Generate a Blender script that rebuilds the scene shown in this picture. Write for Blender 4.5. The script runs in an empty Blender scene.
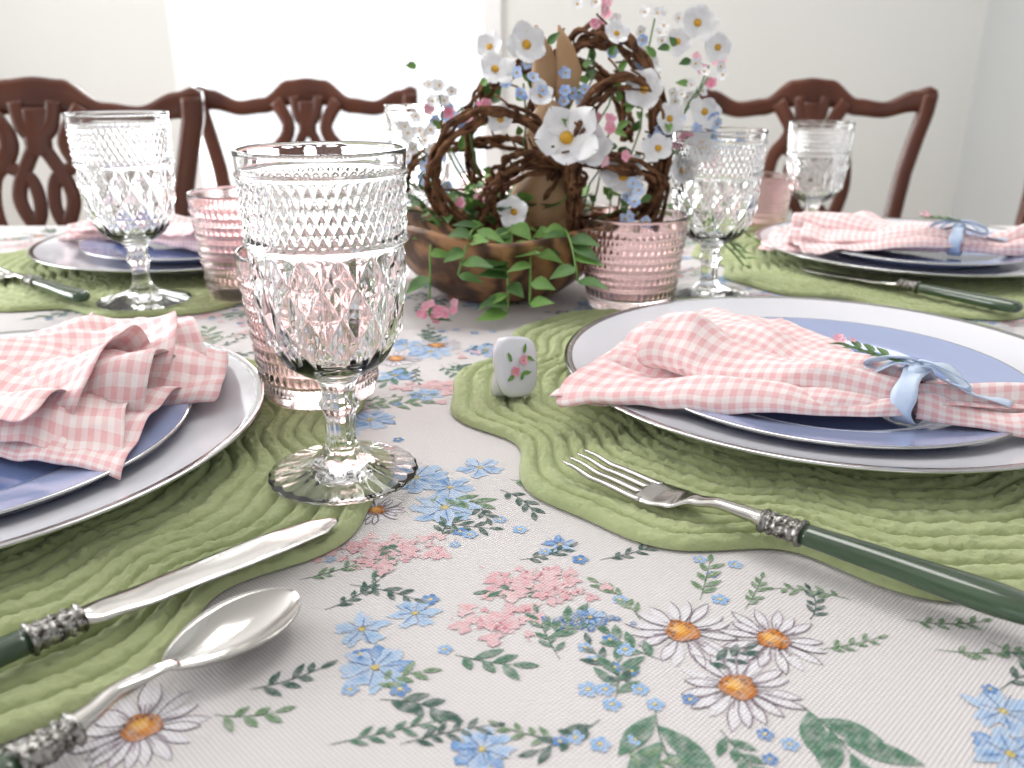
import bpy, bmesh, math, random
from math import sin, cos, pi, radians, sqrt, atan2
from mathutils import Vector, Matrix, noise
random.seed(7)
T = 0.75            # table top height
V = Vector
scene = bpy.context.scene
scene.view_settings.view_transform = 'Standard'

# ------------------------------------------------------------------ materials
def mat(name, color, rough=.5, metal=0., trans=0., ior=1.5, coat=0., bump=None, var=None, sheen=0., spec=.5):
    m = bpy.data.materials.new(name); m.use_nodes = True
    nt = m.node_tree; b = nt.nodes['Principled BSDF']
    b.inputs['Base Color'].default_value = (*color, 1)
    b.inputs['Roughness'].default_value = rough
    b.inputs['Metallic'].default_value = metal
    b.inputs['Transmission Weight'].default_value = trans
    b.inputs['IOR'].default_value = ior
    b.inputs['Coat Weight'].default_value = coat
    b.inputs['Sheen Weight'].default_value = sheen
    b.inputs['Specular IOR Level'].default_value = spec
    tc = nt.nodes.new('ShaderNodeTexCoord')
    if bump:
        n = nt.nodes.new('ShaderNodeTexNoise'); n.inputs['Scale'].default_value = bump[0]; n.inputs['Detail'].default_value = 6
        nt.links.new(tc.outputs['Object'], n.inputs['Vector'])
        bp = nt.nodes.new('ShaderNodeBump'); bp.inputs['Strength'].default_value = bump[1]; bp.inputs['Distance'].default_value = bump[2]
        nt.links.new(n.outputs['Fac'], bp.inputs['Height']); nt.links.new(bp.outputs['Normal'], b.inputs['Normal'])
    if var:   # (scale, color2, stretch)
        n = nt.nodes.new('ShaderNodeTexNoise'); n.inputs['Scale'].default_value = var[0]; n.inputs['Detail'].default_value = 5
        mp = nt.nodes.new('ShaderNodeMapping'); mp.inputs['Scale'].default_value = var[2] if len(var) > 2 else (1, 1, 1)
        nt.links.new(tc.outputs['Object'], mp.inputs['Vector']); nt.links.new(mp.outputs[0], n.inputs['Vector'])
        r = nt.nodes.new('ShaderNodeValToRGB')
        r.color_ramp.elements[0].position = .35; r.color_ramp.elements[1].position = .65
        r.color_ramp.elements[0].color = (*color, 1); r.color_ramp.elements[1].color = (*var[1], 1)
        nt.links.new(n.outputs['Fac'], r.inputs[0]); nt.links.new(r.outputs[0], b.inputs['Base Color'])
    return m

def nmath(nt, op, a, b=None):
    n = nt.nodes.new('ShaderNodeMath'); n.operation = op
    for i, x in enumerate((a, b)):
        if x is None: continue
        if isinstance(x, (int, float)): n.inputs[i].default_value = x
        else: nt.links.new(x, n.inputs[i])
    return n.outputs[0]

M_glass = mat('clear_pressed_glass', (.99, .995, .995), .012, trans=1., ior=1.45)
M_pinkglass = mat('pink_glass', (1., .84, .835), .10, trans=1., ior=1.42)
M_silver = mat('polished_steel', (.56, .545, .52), .17, 1.)
M_rim = mat('silver_rim', (.55, .55, .55), .15, 1.)
M_ferr = mat('antique_silver', (.40, .39, .37), .28, 1., bump=(900, .6, .0006), var=(420, (.05, .045, .04)))
M_green = mat('green_pearl_handle', (.026, .050, .026), .18, coat=.4, var=(30, (.052, .095, .05), (.3, 3, 3)))
M_white = mat('white_ceramic', (.72, .72, .77), .16, coat=.4)
M_blue = mat('blue_glazed_plate', (.18, .25, .50), .10, coat=.7, var=(12, (.21, .285, .55)))
M_bluerim = mat('blue_plate_rim', (.33, .39, .60), .10, coat=.7)
M_wood = mat('mahogany', (.055, .0145, .007), .33, coat=.18, spec=.3, var=(9, (.115, .032, .013), (1, 1, .25)))
M_seat = mat('seat_fabric', (.62, .58, .50), .85, bump=(400, .3, .001))
M_ribbon = mat('blue_ribbon', (.52, .63, .80), .45, sheen=.3, var=(80, (.62, .72, .87)))
M_leaf = mat('green_leaf', (.035, .10, .02), .5, var=(40, (.09, .20, .045)))
M_leaf2 = mat('bright_leaf', (.12, .27, .05), .5, var=(50, (.20, .36, .09)))
M_petal = mat('white_petal', (.80, .80, .83), .6, var=(60, (.88, .88, .88)))
M_bpetal = mat('blue_petal', (.30, .43, .76), .6, var=(80, (.56, .69, .90)))
M_ppetal = mat('pink_petal', (.78, .26, .38), .6, var=(80, (.88, .55, .62)))
M_ycent = mat('yellow_centre', (.70, .38, .03), .7, bump=(900, 1, .001))
M_vine = mat('grapevine', (.23, .11, .055), .85, bump=(260, 1., .003), var=(90, (.06, .027, .015), (1, 1, 1)), spec=.2)
M_tan = mat('carved_wood_tan', (.46, .28, .14), .5, var=(30, (.30, .17, .08), (1, 1, .3)))

def bowlmat():
    m = mat('striped_acacia', (.2, .08, .03), .4, coat=.2)
    nt = m.node_tree; b = nt.nodes['Principled BSDF']
    tc = nt.nodes.new('ShaderNodeTexCoord'); w = nt.nodes.new('ShaderNodeTexWave')
    w.bands_direction = 'DIAGONAL'; w.inputs['Scale'].default_value = 20; w.inputs['Distortion'].default_value = 6; w.inputs['Detail'].default_value = 3
    w.inputs['Detail Scale'].default_value = 1.5
    r = nt.nodes.new('ShaderNodeValToRGB'); r.color_ramp.elements[0].color = (.065, .024, .009, 1); r.color_ramp.elements[1].color = (.38, .19, .08, 1)
    nt.links.new(tc.outputs['Object'], w.inputs['Vector']); nt.links.new(w.outputs['Fac'], r.inputs[0]); nt.links.new(r.outputs[0], b.inputs['Base Color'])
    return m
M_bowl = bowlmat()

def gingham():
    m = bpy.data.materials.new('pink_gingham'); m.use_nodes = True; nt = m.node_tree; b = nt.nodes['Principled BSDF']
    b.inputs['Roughness'].default_value = .85; b.inputs['Sheen Weight'].default_value = .15
    tc = nt.nodes.new('ShaderNodeTexCoord'); s = nt.nodes.new('ShaderNodeSeparateXYZ'); nt.links.new(tc.outputs['UV'], s.inputs[0])
    P = .0072
    fs = []
    for o in (s.outputs[0], s.outputs[1]):
        f = nmath(nt, 'FRACT', nmath(nt, 'MULTIPLY', o, 1 / P))
        f = nmath(nt, 'LESS_THAN', f, .5); fs.append(f)
    add = nmath(nt, 'MULTIPLY', nmath(nt, 'ADD', fs[0], fs[1]), .5)
    r = nt.nodes.new('ShaderNodeValToRGB'); r.color_ramp.interpolation = 'CONSTANT'
    e = r.color_ramp.elements; e[0].color = (.85, .75, .74, 1); e[0].position = 0
    e[1].color = (.78, .45, .46, 1); e[1].position = .85
    x = e.new(.35); x.color = (.82, .61, .61, 1)
    nt.links.new(add, r.inputs[0]); nt.links.new(r.outputs[0], b.inputs['Base Color'])
    n = nt.nodes.new('ShaderNodeTexNoise'); n.inputs['Scale'].default_value = 40; n.inputs['Detail'].default_value = 8
    nt.links.new(tc.outputs['Object'], n.inputs['Vector'])
    bp = nt.nodes.new('ShaderNodeBump'); bp.inputs['Strength'].default_value = .7; bp.inputs['Distance'].default_value = .005
    nt.links.new(n.outputs['Fac'], bp.inputs['Height']); nt.links.new(bp.outputs['Normal'], b.inputs['Normal'])
    return m
M_ging = gingham()

CLOTH = (.705, .67, .665, 1)
def clothmat(printed):
    m = bpy.data.materials.new('tablecloth_print' if printed else 'tablecloth_weave'); m.use_nodes = True; nt = m.node_tree; b = nt.nodes['Principled BSDF']
    b.inputs['Roughness'].default_value = .8; b.inputs['Specular IOR Level'].default_value = .3
    tc = nt.nodes.new('ShaderNodeTexCoord'); s = nt.nodes.new('ShaderNodeSeparateXYZ'); nt.links.new(tc.outputs['Object'], s.inputs[0])
    k = 2 * pi / .0021
    a = nmath(nt, 'SINE', nmath(nt, 'MULTIPLY', s.outputs[0], k)); c = nmath(nt, 'SINE', nmath(nt, 'MULTIPLY', s.outputs[1], k))
    w = nmath(nt, 'ADD', nmath(nt, 'MULTIPLY', nmath(nt, 'MULTIPLY', a, c), .5), .5)
    bp = nt.nodes.new('ShaderNodeBump'); bp.inputs['Strength'].default_value = .6; bp.inputs['Distance'].default_value = .0006
    nt.links.new(w, bp.inputs['Height']); nt.links.new(bp.outputs['Normal'], b.inputs['Normal'])
    mix = nt.nodes.new('ShaderNodeMix'); mix.data_type = 'RGBA'; mix.blend_type = 'MULTIPLY'; mix.inputs[0].default_value = 1
    if printed:
        at = nt.nodes.new('ShaderNodeAttribute'); at.attribute_name = 'Col'
        n = nt.nodes.new('ShaderNodeTexNoise'); n.inputs['Scale'].default_value = 260; n.inputs['Detail'].default_value = 4
        nt.links.new(tc.outputs['Object'], n.inputs['Vector'])
        m2 = nt.nodes.new('ShaderNodeMix'); m2.data_type = 'RGBA'
        f = nt.nodes.new('ShaderNodeMapRange'); f.inputs[1].default_value = .42; f.inputs[2].default_value = .78; f.inputs[3].default_value = .02; f.inputs[4].default_value = .52
        nt.links.new(n.outputs['Fac'], f.inputs[0]); nt.links.new(f.outputs[0], m2.inputs[0])
        nt.links.new(at.outputs['Color'], m2.inputs[6]); m2.inputs[7].default_value = CLOTH
        nt.links.new(m2.outputs[2], mix.inputs[6])
    else:
        mix.inputs[6].default_value = CLOTH
    mr = nt.nodes.new('ShaderNodeMapRange'); mr.inputs[3].default_value = .72; mr.inputs[4].default_value = 1.08
    nt.links.new(w, mr.inputs[0]); nt.links.new(mr.outputs[0], mix.inputs[7])
    nt.links.new(mix.outputs[2], b.inputs['Base Color'])
    return m
M_cloth = clothmat(False); M_print = clothmat(True)
M_mat = mat('sage_quilted_cotton', (.35, .40, .195), .9, sheen=.2, bump=(240, .7, .002), var=(18, (.41, .46, .24)), spec=.25)

# ------------------------------------------------------------------ mesh builder
class MB:
    def __init__(s): s.v = []; s.f = []; s.m = []; s.uv = []; s.c = []
    def add(s, p, uv=(0, 0), c=(1, 1, 1)):
        s.v.append(tuple(p)); s.uv.append(uv); s.c.append(c); return len(s.v) - 1
    def face(s, idx, m=0): s.f.append(tuple(idx)); s.m.append(m)
    def grid(s, pts, m=0, wu=False, wv=False, uvs=None, col=(1, 1, 1), mf=None):
        nu = len(pts); nv = len(pts[0]); b = len(s.v)
        for i in range(nu):
            for j in range(nv): s.add(pts[i][j], uvs[i][j] if uvs else (0, 0), col)
        for i in range(nu if wu else nu - 1):
            for j in range(nv if wv else nv - 1):
                a = b + i * nv + j; c = b + i * nv + (j + 1) % nv; d = b + ((i + 1) % nu) * nv + (j + 1) % nv; e = b + ((i + 1) % nu) * nv + j
                s.face((a, c, d, e), mf(i, j) if mf else m)
        return b
    def loft(s, secs, m=0, n=16, power=2., caps=True):
        pts = []
        for c, U, W in secs:
            ring = []
            for k in range(n):
                a = 2 * pi * k / n; ca, sa = cos(a), sin(a); e = 2 / power
                ring.append(V(c) + V(U) * (abs(ca) ** e) * (1 if ca >= 0 else -1) + V(W) * (abs(sa) ** e) * (1 if sa >= 0 else -1))
            pts.append(ring)
        b = s.grid(pts, m, wv=True)
        if caps:
            s.face([b + k for k in range(n)][::-1], m); l = b + (len(pts) - 1) * n; s.face([l + k for k in range(n)], m)
    def tube(s, path, rad, m=0, n=8, flat=1., up=V((0, 0, 1)), power=2.):
        secs = []
        N = len(path)
        for i, p in enumerate(path):
            t = (V(path[min(i + 1, N - 1)]) - V(path[max(i - 1, 0)])).normalized()
            u = up.cross(t)
            if u.length < .15: u = V((0, 1, 0)).cross(t) if abs(t.y) < .9 else V((1, 0, 0)).cross(t)
            u.normalize(); w = t.cross(u).normalized()
            r = rad[i] if isinstance(rad, (list, tuple)) else rad
            secs.append((p, u * r, w * r * flat))
        s.loft(secs, m, n, power)
    def lathe(s, prof, N=96, m=0, disp=None, mf=None, c=V((0, 0, 0))):
        pts = []
        for k, (r, z) in enumerate(prof):
            ring = []
            for j in range(N):
                a = 2 * pi * j / N; rr, zz = r, z
                if disp: rr, zz = disp(a, k, r, z)
                ring.append(c + V((rr * cos(a), rr * sin(a), zz)))
            pts.append(ring)
        return s.grid(pts, m, wv=True, mf=mf)
    def build(s, name, mats, smooth=True, parent=None, recalc=True):
        me = bpy.data.meshes.new(name); me.from_pydata(s.v, [], s.f); me.update()
        for x in mats: me.materials.append(x)
        me.polygons.foreach_set('material_index', s.m)
        uvl = me.uv_layers.new(name='UVMap'); ca = me.color_attributes.new('Col', 'FLOAT_COLOR', 'POINT')
        buf = []
        for l in me.loops: buf += s.uv[l.vertex_index]
        uvl.data.foreach_set('uv', buf)
        cb = []
        for c in s.c: cb += [*c, 1]
        ca.data.foreach_set('color', cb)
        if recalc:
            bm = bmesh.new(); bm.from_mesh(me); bmesh.ops.remove_doubles(bm, verts=bm.verts, dist=1e-6); bmesh.ops.recalc_face_normals(bm, faces=bm.faces); bm.to_mesh(me); bm.free()
        if smooth: me.polygons.foreach_set('use_smooth', [True] * len(me.polygons))
        o = bpy.data.objects.new(name, me); scene.collection.objects.link(o)
        if parent: o.parent = parent
        return o

def inst(o, loc, rz=0, sc=(1, 1, 1), base=None):
    n = o if base else bpy.data.objects.new(o.name.split('.')[0], o.data)
    if not base: scene.collection.objects.link(n)
    n.location = loc; n.rotation_euler = (0, 0, rz); n.scale = sc
    return n

def smooth_prof(cp, step=.001):
    out = []
    n = len(cp)
    for i in range(n - 1):
        p0 = cp[max(i - 1, 0)]; p1 = cp[i]; p2 = cp[i + 1]; p3 = cp[min(i + 2, n - 1)]
        L = sqrt((p2[0] - p1[0]) ** 2 + (p2[1] - p1[1]) ** 2); k = max(2, int(L / step))
        for j in range(k):
            t = j / k
            f = lambda a, b, c, d: .5 * ((2 * b) + (-a + c) * t + (2 * a - 5 * b + 4 * c - d) * t * t + (-a + 3 * b - 3 * c + d) * t ** 3)
            out.append((max(0, f(p0[0], p1[0], p2[0], p3[0])), f(p0[1], p1[1], p2[1], p3[1])))
    out.append(cp[-1][:2]); return out

# ------------------------------------------------------------------ goblet
def make_goblet():
    mb = MB()
    foot = smooth_prof([(.0005, .0022), (.02, .0014), (.036, .0004), (.0402, .0007), (.0406, .0017), (.037, .0028), (.026, .0054), (.015, .0095), (.0092, .015), (.0074, .025), (.0084, .036), (.0108, .0405), (.0084, .045), (.0088, .051), (.0125, .056), (.020, .0605), (.0265, .0655)], .0018)
    diam = []
    for k in range(1, 61):
        z = .0655 + (.126 - .0655) * k / 61
        q = (z - .0655) / .0605
        r = .0265 + .0122 * (1 - (1 - q) ** 3.4)
        diam.append((r, z))
    ridge = [(.0400, .1262), (.0412, .1272), (.0412, .1285), (.0395, .1295)]
    fine = [(.0392 + .0012 * k / 45, .130 + .0285 * k / 45) for k in range(46)]
    top = smooth_prof([(.0407, .1588), (.0420, .1598), (.0420, .1608), (.0410, .1618), (.0414, .1665), (.0417, .1705), (.0410, .1714), (.0402, .1705)], .001)
    inner = smooth_prof([(.0402, .1705), (.0388, .155), (.0368, .135), (.0362, .115), (.035, .092), (.029, .073), (.016, .0625), (.0005, .0600)], .003)[1:]
    prof = foot + diam + ridge + fine + top + inner
    nf = len(foot); nd = nf + len(diam); nr = nd + len(ridge); nfi = nr + len(fine)
    N = 336
    def disp(a, k, r, z):
        u = a / (2 * pi)
        if k < nf:
            if r > .012 and z < .02:
                e = (r - .012) / .028
                return r * (1 + .006 * e * cos(24 * a)), z + .00012 * e * cos(24 * a) * (1 if z > .0022 else 0)
            if z < .054: return r * (1 + .05 * cos(8 * a)), z
            return r, z
        if k < nd:
            n = 14; zz = (z - .0655) / .0151
            A = (u * n + zz * .5) % 1; B = (u * n - zz * .5) % 1
            h = min(1 - abs(2 * A - 1), 1 - abs(2 * B - 1))
            env = min(1, (k - nf) / 8, (nd - k) / 3)
            par = int(math.floor(u * n + zz * .5) + math.floor(u * n - zz * .5)) % 2
            A2 = (A * 3) % 1; B2 = (B * 3) % 1
            h2 = min(1 - abs(2 * A2 - 1), 1 - abs(2 * B2 - 1)) * .5 if par else 0
            return r + env * .0030 * (h * .8 + h2 * .5) - .0012 * env, z
        if k < nr: return r, z
        if k < nfi:
            n = 48; zz = (z - .130) / .0057
            A = (u * n + zz * .5) % 1; B = (u * n - zz * .5) % 1
            h = min(1 - abs(2 * A - 1), 1 - abs(2 * B - 1))
            return r + .0020 * h - .0004, z
        return r, z
    mb.lathe(prof, N, 0, disp)
    return mb.build('glass_goblet', [M_glass])
gob = make_goblet()

def make_tumbler():
    mb = MB()
    outer0 = smooth_prof([(.0005, .002), (.030, .0015), (.034, .0005), (.0355, .003), (.0365, .007)], .002)
    body = [(.0365 + .0075 * k / 90, .0075 + .077 * k / 90) for k in range(91)]
    top = smooth_prof([(.0440, .085), (.0447, .091), (.0448, .0945), (.044, .0955), (.0432, .0945)], .001)
    inner = smooth_prof([(.0432, .0945), (.0405, .06), (.036, .02), (.030, .0115), (.0005, .010)], .004)[1:]
    prof = outer0 + body + top + inner
    a0 = len(outer0); a1 = a0 + len(body); N = 288
    def disp(a, k, r, z):
        if a0 <= k < a1:
            q = (z - .0075) / .0077; row = int(q); fz = q - row
            if fz < .28 and row % 2 == 0:
                return r + .0007 * sin(pi * fz / .28), z
            n = 48 if row % 2 else 72
            f = ((a / (2 * pi) * n + (.5 if row % 2 else 0)) % 1) - .5; g = fz - .5
            d = sqrt((f * 2) ** 2 + (g * 2.2) ** 2)
            return r + .0012 * max(0, 1 - d * d), z
        return r, z
    mb.lathe(prof, N, 0, disp)
    return mb.build('pink_glass_tumbler', [M_pinkglass])
tum = make_tumbler()

inst(gob, (-.0882, .409, T + .0066), .1, (.945, .945, .965), base=1)
inst(gob, (-.338, .770, T + .0066), .9, (1, 1, .965))
inst(gob, (.189, .812, T + .0012), .4, (1.02, 1.02, .90))
inst(gob, (.380, 1.10, T + .0012), 1.4, (.93, .93, .85))
inst(gob, (-.110, 1.06, T + .0012), 2.2, (.95, .95, .97))
inst(tum, (-.1255, .530, T + .0066), 0, base=1)
inst(tum, (.109, .775, T + .0012), 1, (1.08, 1.08, .88))
inst(tum, (-.249, .798, T + .0066), 2, (1.02, 1.02, 1.0))
inst(tum, (.330, 1.15, T + .0012), .6, (.85, .85, .80))
inst(tum, (-.03, 1.12, T + .0012), .6, (.85, .85, .85))

# ------------------------------------------------------------------ placemats
def make_mat(R=.238):
    mb = MB(); ch = 21; per = 12; NR = ch * per; NA = 560
    pts = []
    for i in range(NR + 1):
        s = i / NR; ring = []
        c_i = min(i // per, ch - 1); f = (i - c_i * per) / per
        seam = min(f, 1 - f) * 2
        h0 = .0042 * (1 - (1 - seam) ** 3.2) ** .9
        for j in range(NA):
            a = 2 * pi * j / NA
            sc = .050 * cos(8 * a) - .022 * cos(16 * a)
            r = R * s * (1 + sc * s ** 1.3)
            nf_ = max(6, int(2 * pi * s * R / .010))
            p1 = noise.noise(V((cos(a) * nf_ * .16, sin(a) * nf_ * .16, c_i * 3.7)))
            p2 = noise.noise(V((cos(a) * nf_ * .52, sin(a) * nf_ * .52, c_i * 5.1 + 9)))
            h = h0 * (1 + .16 * p1 + .50 * p2)
            h += .0008 * noise.noise(V((cos(a) * s * 6, sin(a) * s * 6, 0)))
            if i == 0: r = 1e-4
            z = .0008 + min(max(h, 0), .0054)
            if i == NR: z = .0008
            ring.append(V((r * cos(a), r * sin(a), z)))
        pts.append(ring)
    mb.grid(pts, 0, wv=True)
    under = [[V((p.x, p.y, .0003)) for p in pts[-1]], [V((p.x * .01, p.y * .01, .0003)) for p in pts[-1]]]
    mb.grid([pts[-1]] + under, 0, wv=True)
    return mb.build('quilted_placemat', [M_mat])
pm = make_mat()
MZ = T + .0009
inst(pm, (.205, .545, MZ), .02, base=1)
inst(pm, (-.313, .415, MZ), -.12)
inst(pm, (-.365, .975, MZ), .2)
inst(pm, (.455, .965, MZ), .5)

# ------------------------------------------------------------------ plates
def plate(name, prof, mats, mfp, N=160):
    mb = MB(); pr = prof
    mb.lathe(pr, N, 0, mf=lambda i, j: mfp(pr[i], pr[min(i + 1, len(pr) - 1)]))
    return mb.build(name, mats)
cp = smooth_prof([(.0005, .0045), (.10, .0045), (.118, .005), (.128, .0085), (.145, .0120), (.160, .0152), (.1680, .0172), (.1712, .0176), (.1715, .0160), (.166, .0138), (.145, .0092), (.128, .0052), (.112, .0008), (.10, .0004), (.0005, .0012)], .002)
charger = plate('charger_plate', cp, [M_white, M_rim], lambda a, b: 1 if (a[0] > .1665 and a[1] > .0125) else 0)
sp = smooth_prof([(.0005, .0045), (.07, .0045), (.082, .005), (.090, .0082), (.105, .0108), (.119, .0130), (.1225, .0136), (.1227, .0122), (.117, .0100), (.09, .0045), (.078, .0006), (.0005, .0010)], .0015)
salad = plate('salad_plate', sp, [M_blue, M_rim, M_bluerim], lambda a, b: 1 if (a[0] > .1192 and a[1] > .0095) else (2 if a[0] > .088 else 0))
CZ = T + .0070
sets = [((.207, .545), (.200, .522)), ((-.320, .44), (-.306, .425)), ((-.362, .985), (-.362, .985)), ((.452, .965), (.455, .962))]
for i, (c, s_) in enumerate(sets):
    k = 1.03 if i == 1 else 1
    inst(charger, (c[0], c[1], CZ), 0, (k, k, 1), base=(i == 0)); inst(salad, (s_[0], s_[1], CZ + .0052), 0, (k, k, 1), base=(i == 0))

# ------------------------------------------------------------------ cutlery
X_ = V((1, 0, 0)); Y_ = V((0, 1, 0)); Z_ = V((0, 0, 1))
def lerp_tab(tab, x):
    if x <= tab[0][0]: return tab[0][1:]
    for a, b in zip(tab, tab[1:]):
        if x <= b[0]:
            t = (x - a[0]) / (b[0] - a[0]); t = t * t * (3 - 2 * t)
            return [p + (q - p) * t for p, q in zip(a[1:], b[1:])]
    return tab[-1][1:]
def strip(mb, tab, n, m, power=2.6, y0=lambda x: 0, nn=16):
    secs = []
    x0, x1 = tab[0][0], tab[-1][0]
    for i in range(n + 1):
        x = x0 + (x1 - x0) * i / n; hw, th, z = lerp_tab(tab, x)
        secs.append((V((x, y0(x), z)), Y_ * hw, Z_ * th))
    mb.loft(secs, m, nn, power)
def handle(mb, x0, z0):
    secs = []
    for i in range(61):
        x = x0 + .019 * i / 60; q = i / 60
        r = .0048 + .0008 * q + .0005 * abs(sin(pi * q * 6)) + (.0011 if q < .08 or q > .93 else 0)
        secs.append((V((x, 0, z0)), Y_ * r * 1.12, Z_ * r * .85))
    mb.loft(secs, 1, 28)
    for q in (.25, .5, .75):
        for k in range(16):
            a = 2 * pi * k / 16; c = V((x0 + .019 * q, .0059 * cos(a), z0 + .0045 * sin(a)))
            mb.loft([(c - X_ * .0010, Y_ * .0003, Z_ * .0003), (c, Y_ * .0009, Z_ * .0009), (c + X_ * .0010, Y_ * .0003, Z_ * .0003)], 1, 8)
    strip(mb, [(x0 + .019, .0058, .0043, z0), (x0 + .05, .0068, .0048, z0), (x0 + .095, .0090, .0055, z0), (x0 + .108, .0080, .005, z0), (x0 + .112, .003, .002, z0)], 30, 2, 2.3, nn=24)
def make_fork():
    mb = MB()
    strip(mb, [(.043, .0112, .0010, .0022), (.052, .0130, .0011, .0020), (.062, .0115, .0013, .0030), (.072, .0052, .0018, .0058), (.085, .0036, .0021, .0082), (.100, .0040, .0026, .0080), (.108, .0052, .0035, .0075)], 40, 0)
    for y in (-.0100, -.0034, .0034, .0100):
        strip(mb, [(0, .0007, .0004, .0078), (.004, .0012, .0008, .0070), (.02, .0019, .0010, .0040), (.048, .0024, .0010, .0021)], 24, 0, y0=lambda x, y=y: y * (.94 + .08 * x / .048), nn=10)
    handle(mb, .106, .0072)
    return mb.build('dinner_fork', [M_silver, M_ferr, M_green])
def make_knife():
    mb = MB()
    strip(mb, [(0, .0008, .0003, .003), (.003, .0040, .0006, .003), (.012, .0080, .0009, .003), (.035, .0100, .0011, .0035), (.085, .0088, .0014, .005), (.108, .0078, .0020, .0065), (.116, .0055, .0032, .007)], 50, 0, 2.0, y0=lambda x: .003 * max(0, 1 - x / .04))
    handle(mb, .114, .0072)
    return mb.build('dinner_knife', [M_silver, M_ferr, M_green])
def make_spoon():
    mb = MB(); L = .058; nu = 36; nv = 20; top = []; bot = []
    for i in range(nu + 1):
        u = i / nu; x = L * (.5 - .5 * cos(pi * u)); q = x / L
        hw = .0165 * (sin(pi * q ** .80) ** .62) if 0 < q < 1 else .0008
        hw = max(hw, .0022 if q > .6 else .0006)
        ta = []; ba = []
        for j in range(nv + 1):
            v = -1 + 2 * j / nv
            dz = -.0080 * (1 - abs(v) ** 2.2) * (sin(pi * q) ** .7 if 0 < q < 1 else 0)
            z0 = .0100 + .001 * q
            ta.append(V((x, v * hw, z0 + dz))); ba.append(V((x, v * hw * 1.01, z0 + dz - .0011)))
        top.append(ta); bot.append(ba)
    mb.grid([t + b[::-1] for t, b in zip(top, bot)], 0, wv=True)
    strip(mb, [(.053, .0028, .0008, .0098), (.062, .0032, .0012, .0115), (.075, .0030, .0020, .0125), (.085, .0036, .0026, .010), (.092, .0045, .0034, .0085)], 20, 0)
    handle(mb, .090, .0080)
    return mb.build('table_spoon', [M_silver, M_ferr, M_green])
fork = make_fork(); knife = make_knife(); spoon = make_spoon()
def put(o, tip, to, z, first=False, tilt=0):
    d = V(to) - V(tip); n = inst(o, (tip[0], tip[1], z), atan2(d.y, d.x), base=first); n.rotation_euler = (0, tilt, atan2(d.y, d.x)); return n
put(fork, (.0325, .4130), (.196, .274), T + .0070, True)
put(knife, (-.0830, .355), (-.157, .274), T + .0070, True)
put(spoon, (-.0870, .293), (-.136, .2225), T + .0012, True)
put(knife, (.302, .895), (.433, .717), T + .0070)
put(fork, (-.553, .888), (-.385, .752), T + .0070)

# ------------------------------------------------------------------ napkins
def sheet(mb, A, ang, L, w0, w1, n, a0, a1, zb0, zb1, seed, fan=.5, uvw=.26, nu=60, nv=240, curl=0., over=.30, ex=.95):
    d = V((cos(ang), sin(ang), 0)); l = V((-sin(ang), cos(ang), 0)); pts = []; uvs = []
    for i in range(nu + 1):
        s = i / nu; sm = s ** ex; W = w0 + (w1 - w0) * sm; amp = a0 + (a1 - a0) * sm; row = []; ur = []
        for j in range(nv + 1):
            t = j / nv; tt = t - .5
            wob = noise.noise(V((t * 3.1 + seed, s * 1.6, seed * 2.3)))
            ph = 2 * pi * n * t + seed + 1.9 * wob * s
            prof = .5 + .5 * cos(ph); prof = prof ** .8
            hmod = .65 + .7 * noise.noise(V((t * 4 + seed * 3, s * 2, 1)))
            lat = W * tt + W / n * over * sin(ph) + .006 * s * noise.noise(V((t * 9, s * 5, seed)))
            round_ = sqrt(max(0, 1 - (2 * tt) ** 2 * .96))
            z = zb0 + (zb1 - zb0) * s + amp * prof * (hmod if s > .1 else .65 + (hmod - .65) * s * 10) * (.35 + .65 * round_)
            z += .006 * s * noise.noise(V((lat * 40, s * L * 40, seed + 5)))
            al = L * s * (cos(fan * tt * 2) ** 1) + s * s * (.030 * noise.noise(V((t * 2.6 + seed, seed, 0))))
            if curl: z += curl * max(0, s - .7) ** 2 * 10 * (.5 + noise.noise(V((t * 6, seed, 9))))
            p = V(A) + d * al + l * lat; p.z = T + max(z, .020)
            row.append(p); ur.append((t * uvw, s * L))
        pts.append(row); uvs.append(ur)
    mb.grid(pts, 0, uvs=uvs)
def bow(mb, A, ang, r, m):
    d = V((cos(ang), sin(ang), 0)); l = V((-sin(ang), cos(ang), 0)); w = .006
    pts = []
    for k in range(40):
        a = 2 * pi * k / 40
        pts.append([V(A) + l * (r * 1.15 * cos(a)) + Z_ * (r * .95 * sin(a)) + d * (w * e) * (1 + .15 * sin(5 * a)) for e in (-1, -.5, 0, .5, 1)])
    mb.grid(pts, m, wu=True)
    top = V(A) + Z_ * (r * .98)
    mb.loft([(top - l * .006, d * .003, Z_ * .002), (top, d * .005, Z_ * .0035), (top + l * .006, d * .003, Z_ * .002)], m, 14)
    for sgn in (-1, 1):
        pts = []
        for k in range(30):
            q = k / 29; a = 2 * pi * q
            c = top + d * sgn * (.014 * (1 - cos(a))) + l * (.005 * sin(a) * 1) + Z_ * (.003 + .005 * sin(a) - .008 * (1 - cos(a)) * .5)
            pts.append([c + (l * .8 + Z_ * .4).normalized() * (.0055 * e * (.35 + .65 * sin(pi * q))) for e in (-1, 0, 1)])
        mb.grid(pts, m)
        pts = []
        for k in range(24):
            q = k / 23
            c = top + (d * sgn * .046 + l * (-.016 + .020 * (sgn > 0))) * q + Z_ * (-.016 * q ** 1.5 + .003 * sin(q * 7))
            pts.append([c + l * (.0055 * e) + Z_ * (.0015 * sin(q * 9 + e)) for e in (-1, 0, 1)])
        mb.grid(pts, m)
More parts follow.
